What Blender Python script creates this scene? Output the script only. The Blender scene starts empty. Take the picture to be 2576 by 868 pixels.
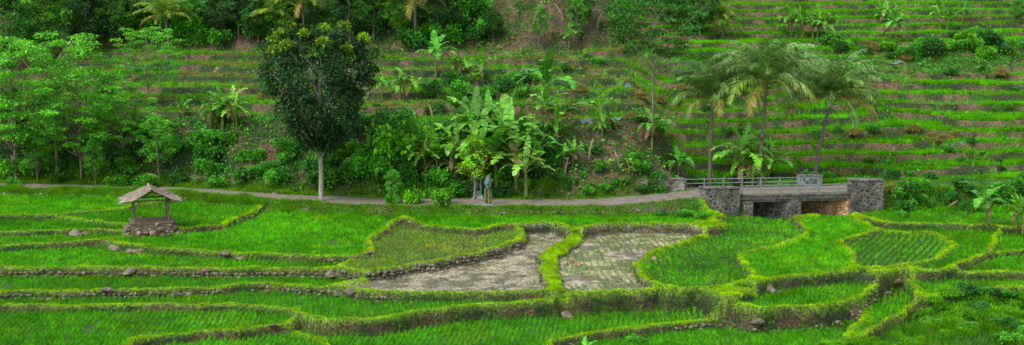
import bpy, math, random, bmesh
import numpy as np
from mathutils import Vector, Matrix
rng=np.random.default_rng(7); random.seed(7)
H=14.0;F=3600.0;P=math.atan(493.5/3600);cp,sp=math.cos(P),math.sin(P)
scene=bpy.context.scene
COL=scene.collection
# ---------------------------------------------------------------- helpers
def ray(x,y):
    a=(x-1288)/F;b=(y-433.5)/F
    return np.array([a,cp-b*sp,-sp-b*cp])
def unproj(x,y,z):
    d=ray(x,y);t=(z-H)/d[2];return (d[0]*t,d[1]*t)
def hsh(i,j,s):
    v=np.sin(i*127.1+j*311.7+s*74.7)*43758.5453
    return v-np.floor(v)
def vn(x,y,s=0):
    xi=np.floor(x);yi=np.floor(y);fx=x-xi;fy=y-yi
    fx=fx*fx*(3-2*fx);fy=fy*fy*(3-2*fy)
    a=hsh(xi,yi,s);b=hsh(xi+1,yi,s);c=hsh(xi,yi+1,s);d=hsh(xi+1,yi+1,s)
    return (a*(1-fx)+b*fx)*(1-fy)+(c*(1-fx)+d*fx)*fy
def fbm(x,y,s=0,o=3):
    r=0;a=.5;t=0
    for k in range(o):
        r=r+a*vn(x*2**k,y*2**k,s+k*7);t+=a;a*=.5
    return r/t
def sm(a,b,x):
    t=np.clip((x-a)/(b-a),0,1);return t*t*(3-2*t)
class MB:
    def __init__(s): s.v=[];s.f=[];s.c=[];s.n=0
    def add(s,V,Fc,C=(.5,.5,.5)):
        V=np.asarray(V,float).reshape(-1,3);Fc=np.asarray(Fc,int)
        C=np.asarray(C,float)
        if C.ndim==1: C=np.tile(C,(len(V),1))
        s.v.append(V);s.f.append(Fc+s.n);s.c.append(C);s.n+=len(V)
    def mesh(s,name,mat,smooth=False):
        me=bpy.data.meshes.new(name)
        V=np.concatenate(s.v);C=np.concatenate(s.c)
        me.vertices.add(len(V));me.vertices.foreach_set('co',V.astype(np.float32).ravel())
        li=np.concatenate([f.ravel() for f in s.f])
        cnt=np.concatenate([np.full(len(f),f.shape[1]) for f in s.f])
        me.loops.add(len(li));me.loops.foreach_set('vertex_index',li.astype(np.int32))
        me.polygons.add(len(cnt));st=np.concatenate([[0],np.cumsum(cnt)[:-1]])
        me.polygons.foreach_set('loop_start',st.astype(np.int32))
        me.polygons.foreach_set('use_smooth',np.full(len(cnt),smooth))
        me.update(calc_edges=True)
        at=me.color_attributes.new('col','FLOAT_COLOR','POINT')
        at.data.foreach_set('color',np.concatenate([C,np.ones((len(C),1))],1).astype(np.float32).ravel())
        me.materials.append(mat);me.validate()
        return me
def obj(name,me,parent=None,loc=(0,0,0),rot=(0,0,0),sc=1,**kw):
    o=bpy.data.objects.new(name,me);COL.objects.link(o)
    o.location=loc;o.rotation_euler=rot;o.scale=(sc,sc,sc) if np.isscalar(sc) else sc
    if parent: o.parent=parent
    for k,v in kw.items(): o[k]=v
    return o
def tube(mb,path,rad,n=7,col=(.5,.5,.5)):
    path=np.asarray(path,float);m=len(path)
    rad=np.full(m,rad) if np.isscalar(rad) else np.asarray(rad)
    T=np.gradient(path,axis=0);T/=np.linalg.norm(T,axis=1)[:,None]+1e-9
    up=np.array([0,0,1.]) if abs(T[0,2])<.9 else np.array([1.,0,0])
    A=np.cross(T,up);A/=np.linalg.norm(A,axis=1)[:,None]+1e-9;B=np.cross(T,A)
    th=np.linspace(0,2*np.pi,n,endpoint=False)
    V=path[:,None]+rad[:,None,None]*(np.cos(th)[None,:,None]*A[:,None]+np.sin(th)[None,:,None]*B[:,None])
    i=np.arange(m-1)[:,None]*n;j=np.arange(n)[None];k=(j+1)%n
    f=np.stack([i+j,i+k,i+n+k,i+n+j],-1).reshape(-1,4)
    mb.add(V.reshape(-1,3),f,col)
    c=np.array([[n*(m-1)+q for q in range(n)]]);s0=mb.n-n*m
    mb.f.append(c+s0)
def prism(mb,pts,z0,z1,col=(.5,.5,.5)):
    n=len(pts);z0=[z0]*n if np.isscalar(z0) else z0;z1=[z1]*n if np.isscalar(z1) else z1
    V=[(p[0],p[1],z0[i]) for i,p in enumerate(pts)]+[(p[0],p[1],z1[i]) for i,p in enumerate(pts)]
    s0=mb.n
    mb.add(V,[[i,(i+1)%n,n+(i+1)%n,n+i] for i in range(n)],col)
    mb.f.append(np.array([[n+i for i in range(n)]])+s0);mb.f.append(np.array([[n-1-i for i in range(n)]])+s0)
def unit(v): return v/(np.linalg.norm(v,axis=-1,keepdims=True)+1e-9)
def leaves(mb,Pt,size,col,out=None,droop=.3,wid=.32,flat=0):
    n=len(Pt);d=rng.normal(size=(n,3))
    if out is not None: d=unit(d)*.8+out*.9
    d[:,2]*=(1-flat);d[:,2]-=droop;d=unit(d)
    s=unit(np.cross(d,rng.normal(size=(n,3))*np.array([.5,.5,1])+np.array([0,0,.9])))
    L=(size*(.7+.6*rng.random(n)))[:,None]
    V=np.stack([Pt,Pt+d*L*.45+s*L*wid,Pt+d*L-np.array([0,0,.12])*L,Pt+d*L*.45-s*L*wid],1).reshape(-1,3)
    f=np.arange(4*n).reshape(n,4)
    mb.add(V,f,np.repeat(col,4,0))
def vary(base,n,amt=.25,hue=.15):
    b=np.tile(np.array(base,float),(n,1))*(1+amt*(rng.random((n,1))*2-1))
    b[:,0]*=1+hue*(rng.random(n)*2-1)*2
    return np.clip(b,0,1)
def blades(mb,Pt,h,w,n,col,lean=.35,spread=.06):
    N=len(Pt);Q=np.repeat(Pt,n,0);M=N*n
    hh=np.repeat(h,n) if not np.isscalar(h) else np.full(M,h)
    hh=hh*(.65+.6*rng.random(M))
    a=rng.random(M)*2*np.pi;dr=np.stack([np.cos(a),np.sin(a),np.zeros(M)],1)
    a2=rng.random(M)*2*np.pi;sd=np.stack([np.cos(a2),np.sin(a2),np.zeros(M)],1)
    b=Q+dr*(spread*rng.random(M))[:,None]
    tip=b+dr*(hh*lean*rng.random(M)*1.6)[:,None];tip[:,2]+=hh
    V=np.stack([b-sd*w/2,b+sd*w/2,tip],1).reshape(-1,3)
    c=np.repeat(col,n,0)*(.8+.4*rng.random((M,1)))
    mb.add(V,np.arange(3*M).reshape(M,3),np.repeat(c,3,0))
# ---------------------------------------------------------------- materials
def newmat(name):
    m=bpy.data.materials.new(name);m.use_nodes=True;nt=m.node_tree
    return m,nt,nt.nodes['Principled BSDF'],nt.nodes['Material Output']
def N(nt,t,**kw):
    n=nt.nodes.new(t)
    for k,v in kw.items():
        if k in n.inputs: n.inputs[k].default_value=v
        else: setattr(n,k,v)
    return n
def ramp(nt,fac,stops):
    r=nt.nodes.new('ShaderNodeValToRGB');e=r.color_ramp.elements
    while len(e)<len(stops): e.new(.5)
    for i,(p,c) in enumerate(stops):
        e[i].position=p;e[i].color=(*c,1) if len(c)==3 else c
    nt.links.new(fac,r.inputs[0]);return r.outputs[0]
def mul(nt,a,b,t='MULTIPLY',f=1.0):
    m=nt.nodes.new('ShaderNodeMix');m.data_type='RGBA';m.blend_type=t;m.inputs[0].default_value=f
    nt.links.new(a,m.inputs[6]);nt.links.new(b,m.inputs[7]);return m.outputs[2]
def bump(nt,h,bs,s=.5,d=.05):
    b=N(nt,'ShaderNodeBump',Strength=s,Distance=d);nt.links.new(h,b.inputs['Height']);nt.links.new(b.outputs[0],bs.inputs['Normal'])
def foliage(name,trans=.3,rough=.5,spec=.35,lo=.6,hi=1.35):
    m,nt,bs,out=newmat(name)
    at=N(nt,'ShaderNodeAttribute',attribute_name='col')
    tc=N(nt,'ShaderNodeNewGeometry')
    no=N(nt,'ShaderNodeTexNoise',Scale=1.3,Detail=5.0);nt.links.new(tc.outputs['Position'],no.inputs['Vector'])
    c=mul(nt,at.outputs[0],ramp(nt,no.outputs[0],[(.3,(lo,lo*1.05,lo)),(.7,(hi,hi*.97,hi*.9))]))
    nt.links.new(c,bs.inputs['Base Color']);bs.inputs['Roughness'].default_value=rough
    bs.inputs['Specular IOR Level'].default_value=spec
    tr=N(nt,'ShaderNodeBsdfTranslucent');nt.links.new(c,tr.inputs[0])
    mx=N(nt,'ShaderNodeMixShader');mx.inputs[0].default_value=trans
    nt.links.new(bs.outputs[0],mx.inputs[1]);nt.links.new(tr.outputs[0],mx.inputs[2]);nt.links.new(mx.outputs[0],out.inputs[0])
    return m
M_leaf=foliage('leaf_material',.28,.5,.2);M_gloss=foliage('banana_leaf_material',.28,.38,.35,.5,1.4);M_grass=foliage('grass_material',.35,.7,.03)
def surf(name,stops,scale=3,rough=.85,bs_=.6,bd=.05,attr=False,detail=6):
    m,nt,bs,out=newmat(name);g=N(nt,'ShaderNodeNewGeometry')
    no=N(nt,'ShaderNodeTexNoise',Scale=float(scale),Detail=float(detail),Roughness=.65);nt.links.new(g.outputs['Position'],no.inputs['Vector'])
    c=ramp(nt,no.outputs[0],stops)
    if attr:
        at=N(nt,'ShaderNodeAttribute',attribute_name='col');c=mul(nt,c,at.outputs[0])
    nt.links.new(c,bs.inputs['Base Color']);bs.inputs['Roughness'].default_value=rough
    bs.inputs['Specular IOR Level'].default_value=.25
    bump(nt,no.outputs[0],bs,bs_,bd);return m
M_bark=surf('bark_material',[(.3,(.5,.5,.5)),(.7,(1.4,1.35,1.3))],9,attr=True)
M_rock=surf('rock_material',[(.3,(.03,.035,.015)),(.5,(.12,.105,.07)),(.7,(.30,.255,.19))],3,bd=.1)
M_rockp=surf('sandstone_material',[(.3,(.12,.08,.06)),(.55,(.30,.20,.15)),(.75,(.40,.29,.22))],5,bd=.1)
M_road=surf('road_material',[(.3,(.12,.105,.08)),(.6,(.20,.175,.14)),(.75,(.28,.25,.20))],2.2,bd=.02)
M_conc=surf('concrete_material',[(.3,(.035,.035,.03)),(.5,(.12,.115,.10)),(.75,(.27,.25,.225))],3.5,bd=.03)
M_white=surf('weathered_white_material',[(.3,(.08,.09,.09)),(.5,(.22,.25,.25)),(.75,(.45,.47,.47))],5,bd=.01)
M_wood=surf('wood_material',[(.3,(.06,.045,.03)),(.55,(.18,.14,.10)),(.75,(.32,.27,.20))],7,bd=.03)
M_thatch=surf('thatch_material',[(.3,(.11,.09,.07)),(.5,(.27,.225,.18)),(.72,(.46,.39,.33))],5,bd=.08)
M_rail=surf('rail_material',[(.3,(.07,.09,.08)),(.6,(.18,.21,.19)),(.75,(.33,.36,.34))],6,rough=.7,bd=.01)
M_teal=surf('teal_patina_material',[(.3,(.02,.05,.045)),(.5,(.08,.15,.14)),(.72,(.32,.38,.36))],11,rough=.6,bd=.04)
M_bamboo=surf('bamboo_material',[(.3,(.04,.06,.015)),(.55,(.15,.18,.05)),(.75,(.42,.37,.14))],7,rough=.5,bd=.01)
M_plastic=surf('plastic_sheet_material',[(.3,(.05,.07,.08)),(.6,(.15,.20,.24)),(.75,(.36,.41,.46))],5,rough=.4,bd=.05)
M_paint=surf('graffiti_paint_material',[(.3,(.03,.06,.08)),(.7,(.06,.11,.15))],8,bd=.005)
def masonry(name,cd,cl,mort,scale=3.2):
    m,nt,bs,out=newmat(name);g=N(nt,'ShaderNodeNewGeometry')
    v=N(nt,'ShaderNodeTexVoronoi',Scale=scale);v.feature='DISTANCE_TO_EDGE';nt.links.new(g.outputs['Position'],v.inputs['Vector'])
    v2=N(nt,'ShaderNodeTexVoronoi',Scale=scale);nt.links.new(g.outputs['Position'],v2.inputs['Vector'])
    sep=N(nt,'ShaderNodeSeparateColor');nt.links.new(v2.outputs['Color'],sep.inputs[0])
    st=ramp(nt,sep.outputs[0],[(0,cd),(1,cl)])
    e=ramp(nt,v.outputs[0],[(.03,(0,0,0)),(.09,(1,1,1))])
    mx=nt.nodes.new('ShaderNodeMix');mx.data_type='RGBA';nt.links.new(e,mx.inputs[0]);mx.inputs[6].default_value=(*mort,1);nt.links.new(st,mx.inputs[7])
    no=N(nt,'ShaderNodeTexNoise',Scale=1.4,Detail=6.0);nt.links.new(g.outputs['Position'],no.inputs['Vector'])
    c=mul(nt,mx.outputs[2],ramp(nt,no.outputs[0],[(.35,(.4,.45,.38)),(.65,(1.3,1.25,1.2))]))
    nt.links.new(c,bs.inputs['Base Color']);bs.inputs['Roughness'].default_value=.85
    bump(nt,v.outputs[0],bs,.9,.1);return m
M_mas=masonry('dark_masonry_material',(.025,.026,.023),(.11,.105,.095),(.16,.155,.135),4.2)
M_masl=masonry('light_masonry_material',(.09,.09,.08),(.23,.22,.19),(.26,.25,.22),4.2)
M_mast=masonry('tan_masonry_material',(.26,.16,.07),(.55,.37,.18),(.12,.075,.035),4.5)
m,nt,bs,out=newmat('ground_material');M_ground=m
at=N(nt,'ShaderNodeAttribute',attribute_name='col');wa=N(nt,'ShaderNodeAttribute',attribute_name='wet');g=N(nt,'ShaderNodeNewGeometry')
n1=N(nt,'ShaderNodeTexNoise',Scale=1.7,Detail=8.0,Roughness=.7);n2=N(nt,'ShaderNodeTexNoise',Scale=9.0,Detail=5.0,Roughness=.7)
for n in (n1,n2): nt.links.new(g.outputs['Position'],n.inputs['Vector'])
c=mul(nt,at.outputs[0],ramp(nt,n1.outputs[0],[(.3,(.6,.62,.6)),(.7,(1.4,1.35,1.35))]))
c=mul(nt,c,ramp(nt,n2.outputs[0],[(.40,(.38,.40,.38)),(.60,(1.55,1.5,1.5))]))
nt.links.new(c,bs.inputs['Base Color']);bs.inputs['Specular IOR Level'].default_value=.35
mr=N(nt,'ShaderNodeMapRange');nt.links.new(wa.outputs['Fac'],mr.inputs[0]);mr.inputs[3].default_value=.95;mr.inputs[4].default_value=.08
n3=N(nt,'ShaderNodeMath',operation='ADD');nt.links.new(mr.outputs[0],n3.inputs[0])
n4=N(nt,'ShaderNodeMath',operation='MULTIPLY');nt.links.new(n2.outputs[0],n4.inputs[0]);n4.inputs[1].default_value=.15;nt.links.new(n4.outputs[0],n3.inputs[1])
nt.links.new(n3.outputs[0],bs.inputs['Roughness'])
bump(nt,n2.outputs[0],bs,.6,.10)
# ---------------------------------------------------------------- plots (traced outlines of paddies, laid on their own level)
PL=[
('a',-.32,'dense',[(-200,512),(150,512),(330,497),(560,487),(420,512),(300,530),(130,545),(-200,548)]),
('b',-.42,'dense',[(560,489),(690,492),(700,505),(620,545),(560,572),(450,582),(440,562),(300,568),(180,556),(150,548),(300,533),(430,512)]),
('c1',-.5,'dense',[(-200,552),(150,553),(300,572),(310,582),(200,582),(0,590),(-200,592)]),
('c2',-.62,'dense',[(-200,598),(0,596),(200,590),(300,590),(300,600),(200,612),(0,625),(-200,628)]),
('d',-.62,'dense',[(700,508),(720,520),(810,515),(900,512),(960,518),(1000,535),(990,552),(920,610),(930,638),(820,652),(560,642),(400,630),(270,612),(310,600),(450,590),(560,578),(625,550)]),
('f',-.55,'dense',[(1010,525),(1250,525),(1640,532),(1790,545),(1795,574),(1600,577),(1400,576),(1300,564),(1250,574),(1200,588),(1060,574),(1020,558)]),
('h',-.95,'rows',[(1815,590),(1840,552),(1990,552),(2030,595),(1960,622),(1860,645),(1850,665),(1883,690),(1878,722),(1880,742),(1680,742),(1612,705),(1600,675),(1640,642)]),
('g',-.8,'dense',[(1995,552),(2090,556),(2180,568),(2190,588),(2110,612),(2145,650),(2130,680),(2225,688),(2000,709),(1905,720),(1890,690),(1858,665),(1868,647),(1962,625),(2034,597)]),
('p2',-.72,'sparse',[(1020,560),(1060,576),(1200,590),(1260,577),(1305,586),(1310,603),(1200,641),(1000,671),(900,686),(850,678),(920,655),(940,640),(930,612)]),
('m1',-1.08,'mud',[(880,722),(1000,700),(1100,686),(1240,652),(1335,609),(1335,588),(1310,577),(1440,583),(1405,610),(1352,650),(1366,700),(1375,738),(1200,747),(950,744)]),
('m2',-1.08,'mudrows',[(1478,582),(1805,576),(1720,612),(1618,645),(1592,675),(1605,705),(1670,740),(1422,746),(1408,700),(1390,660),(1460,608)]),
('bd',-.92,'bund',[(1450,582),(1472,584),(1450,610),(1384,658),(1400,700),(1412,744),(1385,744),(1376,700),(1362,652),(1420,610)]),
('s1',-.85,'dense',[(-200,635),(0,632),(260,622),(400,640),(560,650),(820,660),(860,665),(830,685),(300,682),(0,678),(-200,678)]),
('s2',-1.18,'dense',[(-200,695),(300,692),(830,695),(880,705),(880,715),(800,722),(650,715),(560,728),(300,735),(-200,740)]),
('s3',-1.42,'dense',[(-200,760),(300,750),(560,744),(650,737),(900,758),(1300,758),(1480,754),(1670,756),(1600,759),(1400,764),(1250,774),(1100,787),(950,803),(840,810),(790,795),(740,790),(600,773),(-200,776)]),
('s4',-1.6,'dense',[(-200,785),(600,782),(735,797),(715,820),(500,845),(330,867),(250,930),(-200,930)]),
('s5',-2.05,'dense',[(760,834),(840,852),(950,848),(1110,816),(1260,800),(1400,790),(1700,777),(1880,768),(1900,782),(1850,795),(1650,815),(1500,838),(1380,860),(1300,930),(880,930),(820,868),(740,840)]),
('s5b',-1.9,'dense',[(340,872),(520,858),(720,842),(810,868),(860,930),(290,930)]),
('s6',-1.3,'dense',[(1910,728),(2000,717),(2210,700),(2160,755),(2100,780),(1890,786),(1880,755)]),
('s7',-2.3,'dense',[(1400,882),(1510,860),(1660,844),(1870,832),(2110,818),(2170,800),(2120,850),(2080,880),(2050,930),(1350,930)]),
('s7b',-1.95,'dense',[(2195,775),(2255,722),(2330,722),(2300,760),(2215,815),(2140,850),(2185,800)]),
('r1',-.9,'rows',[(2190,590),(2350,596),(2400,625),(2350,655),(2230,678),(2145,678),(2155,650),(2115,615)]),
('r2',-1.0,'dense',[(2190,572),(2500,580),(2500,600),(2480,640),(2400,670),(2380,690),(2240,690),(2240,684),(2360,660),(2412,627),(2355,592),(2200,586)]),
('r3',-1.08,'dense',[(2515,590),(2800,590),(2800,636),(2600,632),(2500,640),(2512,612)]),
('r3b',-1.22,'dense',[(2490,652),(2600,642),(2800,646),(2800,700),(2576,690),(2430,690),(2400,685)]),
('r4',-1.5,'dense',[(2250,706),(2400,705),(2576,706),(2800,712),(2800,745),(2576,738),(2400,738),(2340,760)]),
('s8',-2.4,'scrub',[(2800,765),(2576,760),(2420,770),(2320,800),(2180,880),(2100,930),(2800,930)]),
('r5',-.75,'dense',[(2200,565),(2230,556),(2800,560),(2800,578),(2500,575)]),
]
XS=np.concatenate([np.linspace(-400,-66,14),np.arange(-60,60.01,.16),np.linspace(66,400,14)])
YS=np.concatenate([np.linspace(-60,55,10),np.arange(57,97,.12),np.arange(97,160,.22),np.linspace(166,700,16)])
nx,ny=len(XS),len(YS);X,Y=np.meshgrid(XS,YS)
RX=[-400,-80,-34,-24,-19,-14.8,-8,-.2,5.2,8.7,12.7,20.3,26,34,48,90,400]
RY=[140,101,95.6,94.4,92.6,90.6,88.7,88.3,88.3,89,90.1,91.2,92.5,94.5,98,106,160]
RZ=[0,0,0,0,0,0,0,0,0,.15,.4,.42,.5,.5,.5,.5,.5]
_fx=np.arange(-400,400,.5);k=np.ones(7)/7
_fy=np.convolve(np.pad(np.interp(_fx,RX,RY),3,'edge'),k,'valid')
def ryf(x): return np.interp(x,_fx,_fy)
def rzf(x): return np.interp(x,RX,RZ)
Z=np.zeros_like(X);PID=np.full(X.shape,-1);MM=np.full(X.shape,9.);STEP=np.zeros_like(X);BUND=np.zeros_like(X)
msk=Y<=101
qx=np.clip(X[msk],-52,52);qy=np.clip(Y[msk],58,97)
wx=qx+.5*(fbm(qx*.7,qy*.7,3)-.5);wy=qy+.6*(fbm(qx*.8,qy*.8,11)-.5)
d1=np.full(len(wx),1e9);d2=d1.copy();i1=np.zeros(len(wx),int);i2=i1.copy()
for pi,(nm,z,ty,poly) in enumerate(PL):
    W=np.array([unproj(a,b,z) for a,b in poly]);nn=len(W)
    D=np.full(len(wx),1e9);ins=np.zeros(len(wx),bool)
    for e in range(nn):
        ax,ay=W[e];bx,by=W[(e+1)%nn];ex,ey=bx-ax,by-ay
        t=np.clip(((wx-ax)*ex+(wy-ay)*ey)/(ex*ex+ey*ey+1e-9),0,1)
        D=np.minimum(D,(wx-ax-t*ex)**2+(wy-ay-t*ey)**2)
        if abs(ey)>1e-9:
            c=((ay>wy)!=(by>wy))&(wx<ex*(wy-ay)/ey+ax);ins^=c
    D=np.sqrt(D);D=np.where(ins,-D,D)
    b1=D<d1;b2=(~b1)&(D<d2)
    d2=np.where(b1,d1,np.where(b2,D,d2));i2=np.where(b1,i1,np.where(b2,pi,i2))
    d1=np.where(b1,D,d1);i1=np.where(b1,pi,i1)
zl=np.array([p[1] for p in PL]);mm=np.minimum(d2-d1,9)
z1=zl[i1];z2=zl[i2];zh=np.maximum(z1,z2);low=z1<zh-1e-6
types=np.array([p[2] for p in PL])
isb=types[i1]=='bund'
bw=.7+.55*fbm(qx*.5,qy*.5,15)
w=np.where(low,.34,.55*bw)
fz=z1+(zh-z1+np.where(isb|(types[i2]=='bund'),0,.13+.10*fbm(qx*.9,qy*.9,5)))*np.exp(-(mm/w)**2)
fz+=.04*(fbm(qx*2,qy*2,9)-.5)+np.where(isb,.14*(fbm(qx*1.5,qy*1.5,17)-.2),0)
mudm=np.isin(types[i1],['mud','mudrows'])
fz+=np.where(mudm,.09*(fbm(qx*4,qy*4,19)-.5)*sm(.2,.8,mm),0)
scr=types[i1]=='scrub';fz+=np.where(scr,1.3*(fbm(qx*.35,qy*.35,23)-.35)*sm(.2,2,mm),0)
Z[msk]=fz;PID[msk]=i1;MM[msk]=mm;STEP[msk]=np.where(low,zh-z1,0)
BUND[msk]=np.where(isb,1,np.where(low&(zh-z1>.06),np.exp(-(mm/.15)**2),np.exp(-(mm/(.52*bw))**2)))
# hill
RYg=ryf(X);RZg=rzf(X);t=Y-RYg-1.7
nz=fbm(X*.13,Y*.16,31,3)-.5;nz2=fbm(X*.5,Y*.5,37,3)-.5
mid=np.interp(t,[0,.8,4,8,32,40,60,120,600],[.1,.8,3.7,4.4,7.6,15,22,40,90])
rgt=np.interp(t,[0,2,28,31,56,70,120,600],[.0,.2,5.6,7.2,12.8,17,35,90])
wr=sm(8.5,12.5,X+2.5*nz)
def terr(s,r,a=.7,b=.97):
    q=s/r;k=np.floor(q);f=q-k;return r*(k+sm(a,b,f)),f
def cells(x,y,s):
    c=np.floor(x/9+.8*vn(y*.12,y*0,s));return hsh(c,np.floor(y/11),s)-.5
big_n=fbm(X*.07+5,Y*.12,43,2)-.5
sM=mid+(1.0*nz+.8*big_n)*sm(2,8,t)+.35*nz2+.4*cells(X+2*nz,Y,3)*sm(4,7,t);zM,fM=terr(sM,.60,.74,.90)
sR=rgt+(2.0*nz+1.8*big_n)*sm(1,5,t)+.45*nz2+.5*cells(X+3*nz,Y,8)*sm(1,4,t);zR,fR=terr(sR,.62,.70,.84)
wM=sm(6,8,t)*(1-sm(30,33,t));wR=sm(.5,2,t)*(1-sm(27.5,28.5,t)*(1-sm(30.5,31.5,t)))
bankM=mid+1.8*(fbm(X*.35,Y*.35,41)-.5)*sm(0,2.5,t)*np.clip(1-wM,0,1)+.4*nz2
hM=bankM*(1-wM)+zM*wM;hR=(rgt+nz2*.8+.9*nz)*(1-wR)+zR*wR
hill=(hM*(1-wr)+hR*wr)+RZg*.5*(1-sm(0,6,t))
ishill=t>0
dr=np.abs(Y-RYg)
rz=RZg-.07
base=np.where(ishill,hill,Z)
Z=rz+(base-rz)*sm(1.45,2.3,dr)
NL=np.array([14.2,88.7]);NR=np.array([21.75,89.6]);FL=np.array([11.3,91.4]);FR=np.array([18.8,92.6])
ax_=NR-NL;sk_=FL-NL;det=ax_[0]*sk_[1]-ax_[1]*sk_[0]
ga=((X-NL[0])*sk_[1]-(Y-NL[1])*sk_[0])/det;gs=((Y-NL[1])*ax_[0]-(X-NL[0])*ax_[1])/det
cut=sm(.04,.09,ga)*(1-sm(.93,.98,ga))*sm(-.6,-.2,gs)*(1-sm(1.6,2.6,gs))
Z=Z*(1-cut)+np.minimum(Z,-1.35+.2*nz2)*cut
# colours
def L(c): return np.array(c,float)
def mix(a,b,w): return a*(1-w[...,None])+b*w[...,None]
nA=fbm(X*.6,Y*.6,51,4);nB=fbm(X*1.7,Y*1.7,57,3)
tcol={'dense':L([.03,.10,.006]),'rows':L([.03,.065,.010]),'sparse':L([.075,.08,.03]),'mud':L([.25,.22,.165]),'mudrows':L([.255,.225,.17]),'scrub':L([.03,.08,.012]),'bund':L([.12,.28,.01])}
pc=np.array([tcol[p[2]] for p in PL])
C=pc[np.maximum(PID,0)]
ismud=np.isin(types[np.maximum(PID,0)],['mud','mudrows'])&(PID>=0)
C=C*np.where(ismud,.55+.85*sm(.35,.65,nB),1)[...,None]
C=mix(C,mix(L([.12,.26,.01])*np.ones_like(C),L([.12,.11,.04]),sm(.55,.75,nB)*.4),BUND)
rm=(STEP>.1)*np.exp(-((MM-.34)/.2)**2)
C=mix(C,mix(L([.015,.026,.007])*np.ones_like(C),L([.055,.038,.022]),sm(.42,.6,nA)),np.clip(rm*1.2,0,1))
soil=L([.12,.080,.052]);dk=L([.022,.05,.012]);wg=L([.07,.20,.012])
cM=mix(mix(soil*.85*np.ones_like(C),dk,sm(.42,.54,nA+.05)),wg,wM*(fM<.72)*sm(.30,.44,nB)*.95)
ex=.8*np.exp(-((X-6.2)/3.0)**2)*(1-sm(5,8,t))+.75*np.exp(-((X-4.5)/6)**2)*sm(31,33,t)+.4*np.exp(-((X+19)/5)**2)*np.exp(-((t-6.5)/2)**2)
cM=mix(cM,soil,np.clip(ex,0,1)*sm(.40,.54,nB+.04))
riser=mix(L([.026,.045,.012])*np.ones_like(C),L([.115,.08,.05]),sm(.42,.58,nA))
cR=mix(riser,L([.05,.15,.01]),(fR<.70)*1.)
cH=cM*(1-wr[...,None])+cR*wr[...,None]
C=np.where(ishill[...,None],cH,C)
side=(dr>1.3)&(dr<2.4)
C=mix(C,L([.10,.09,.05]),side*sm(.4,.6,nB)*.8)
C=mix(C,L([.06,.045,.03]),cut)
mb=MB()
ii=np.arange(ny-1)[:,None]*nx;jj=np.arange(nx-1)[None]
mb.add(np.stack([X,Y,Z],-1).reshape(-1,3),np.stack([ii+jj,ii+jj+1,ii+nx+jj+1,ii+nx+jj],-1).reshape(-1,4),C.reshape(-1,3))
me=mb.mesh('terrain',M_ground,True)
wt=me.attributes.new('wet','FLOAT','POINT');wt.data.foreach_set('value',((ismud&(Y<97))*sm(.3,.8,MM)*sm(.3,.5,fbm(X*.9,Y*.9,77))).astype(np.float32).ravel())
obj('terrain',me,kind='structure')
def idx(x,y):
    i=np.clip(np.searchsorted(XS,x)-1,0,nx-2);j=np.clip(np.searchsorted(YS,y)-1,0,ny-2);return i,j
def samp(A,x,y):
    x=np.asarray(x,float);y=np.asarray(y,float);i,j=idx(x,y)
    u=np.clip((x-XS[i])/(XS[i+1]-XS[i]),0,1);v=np.clip((y-YS[j])/(YS[j+1]-YS[j]),0,1)
    return (A[j,i]*(1-u)+A[j,i+1]*u)*(1-v)+(A[j+1,i]*(1-u)+A[j+1,i+1]*u)*v
def near(A,x,y):
    i,j=idx(x,y);return A[j,i]
_tt=np.arange(55,230,.08)
def place(x,y):
    d=ray(x,y);d=d/d[1];px=d[0]*_tt;pz=H+d[2]*_tt
    g=samp(Z,px,_tt);h=np.nonzero(pz<=g)[0]
    k=h[0] if len(h) else len(_tt)-1
    return np.array([px[k],_tt[k],g[k]])
def infr(x,y,m=3): return np.abs(x)<y*.358+m
# ---------------------------------------------------------------- road
xr=np.concatenate([np.arange(-75,24,.6)]);yr=ryf(xr);zr=rzf(xr)
T=np.stack([np.gradient(xr),np.gradient(yr)],1);T/=np.linalg.norm(T,axis=1)[:,None];Nn=np.stack([-T[:,1],T[:,0]],1)
mb=MB();rows=[];wf=.72+.28*sm(-17,-8,xr)
offs=[-1.32,-1.3,-.7,0,.7,1.3,1.32];dz=[-.25,-.02,.0,.02,.0,-.02,-.25]
for o_,q in zip(offs,dz):
    wob=(vn(xr*.8,xr*0+o_,3)-.5)*.4*(abs(o_)>1)
    rows.append(np.stack([xr+Nn[:,0]*(o_*wf+wob),yr+Nn[:,1]*(o_*wf+wob),zr+q+.03],1))
V=np.stack(rows,1);m_=len(xr);k_=len(offs)
ii=np.arange(m_-1)[:,None]*k_;jj=np.arange(k_-1)[None]
mb.add(V.reshape(-1,3),np.stack([ii+jj,ii+k_+jj,ii+k_+jj+1,ii+jj+1],-1).reshape(-1,4))
obj('road',mb.mesh('road',M_road,False),kind='structure')
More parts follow.
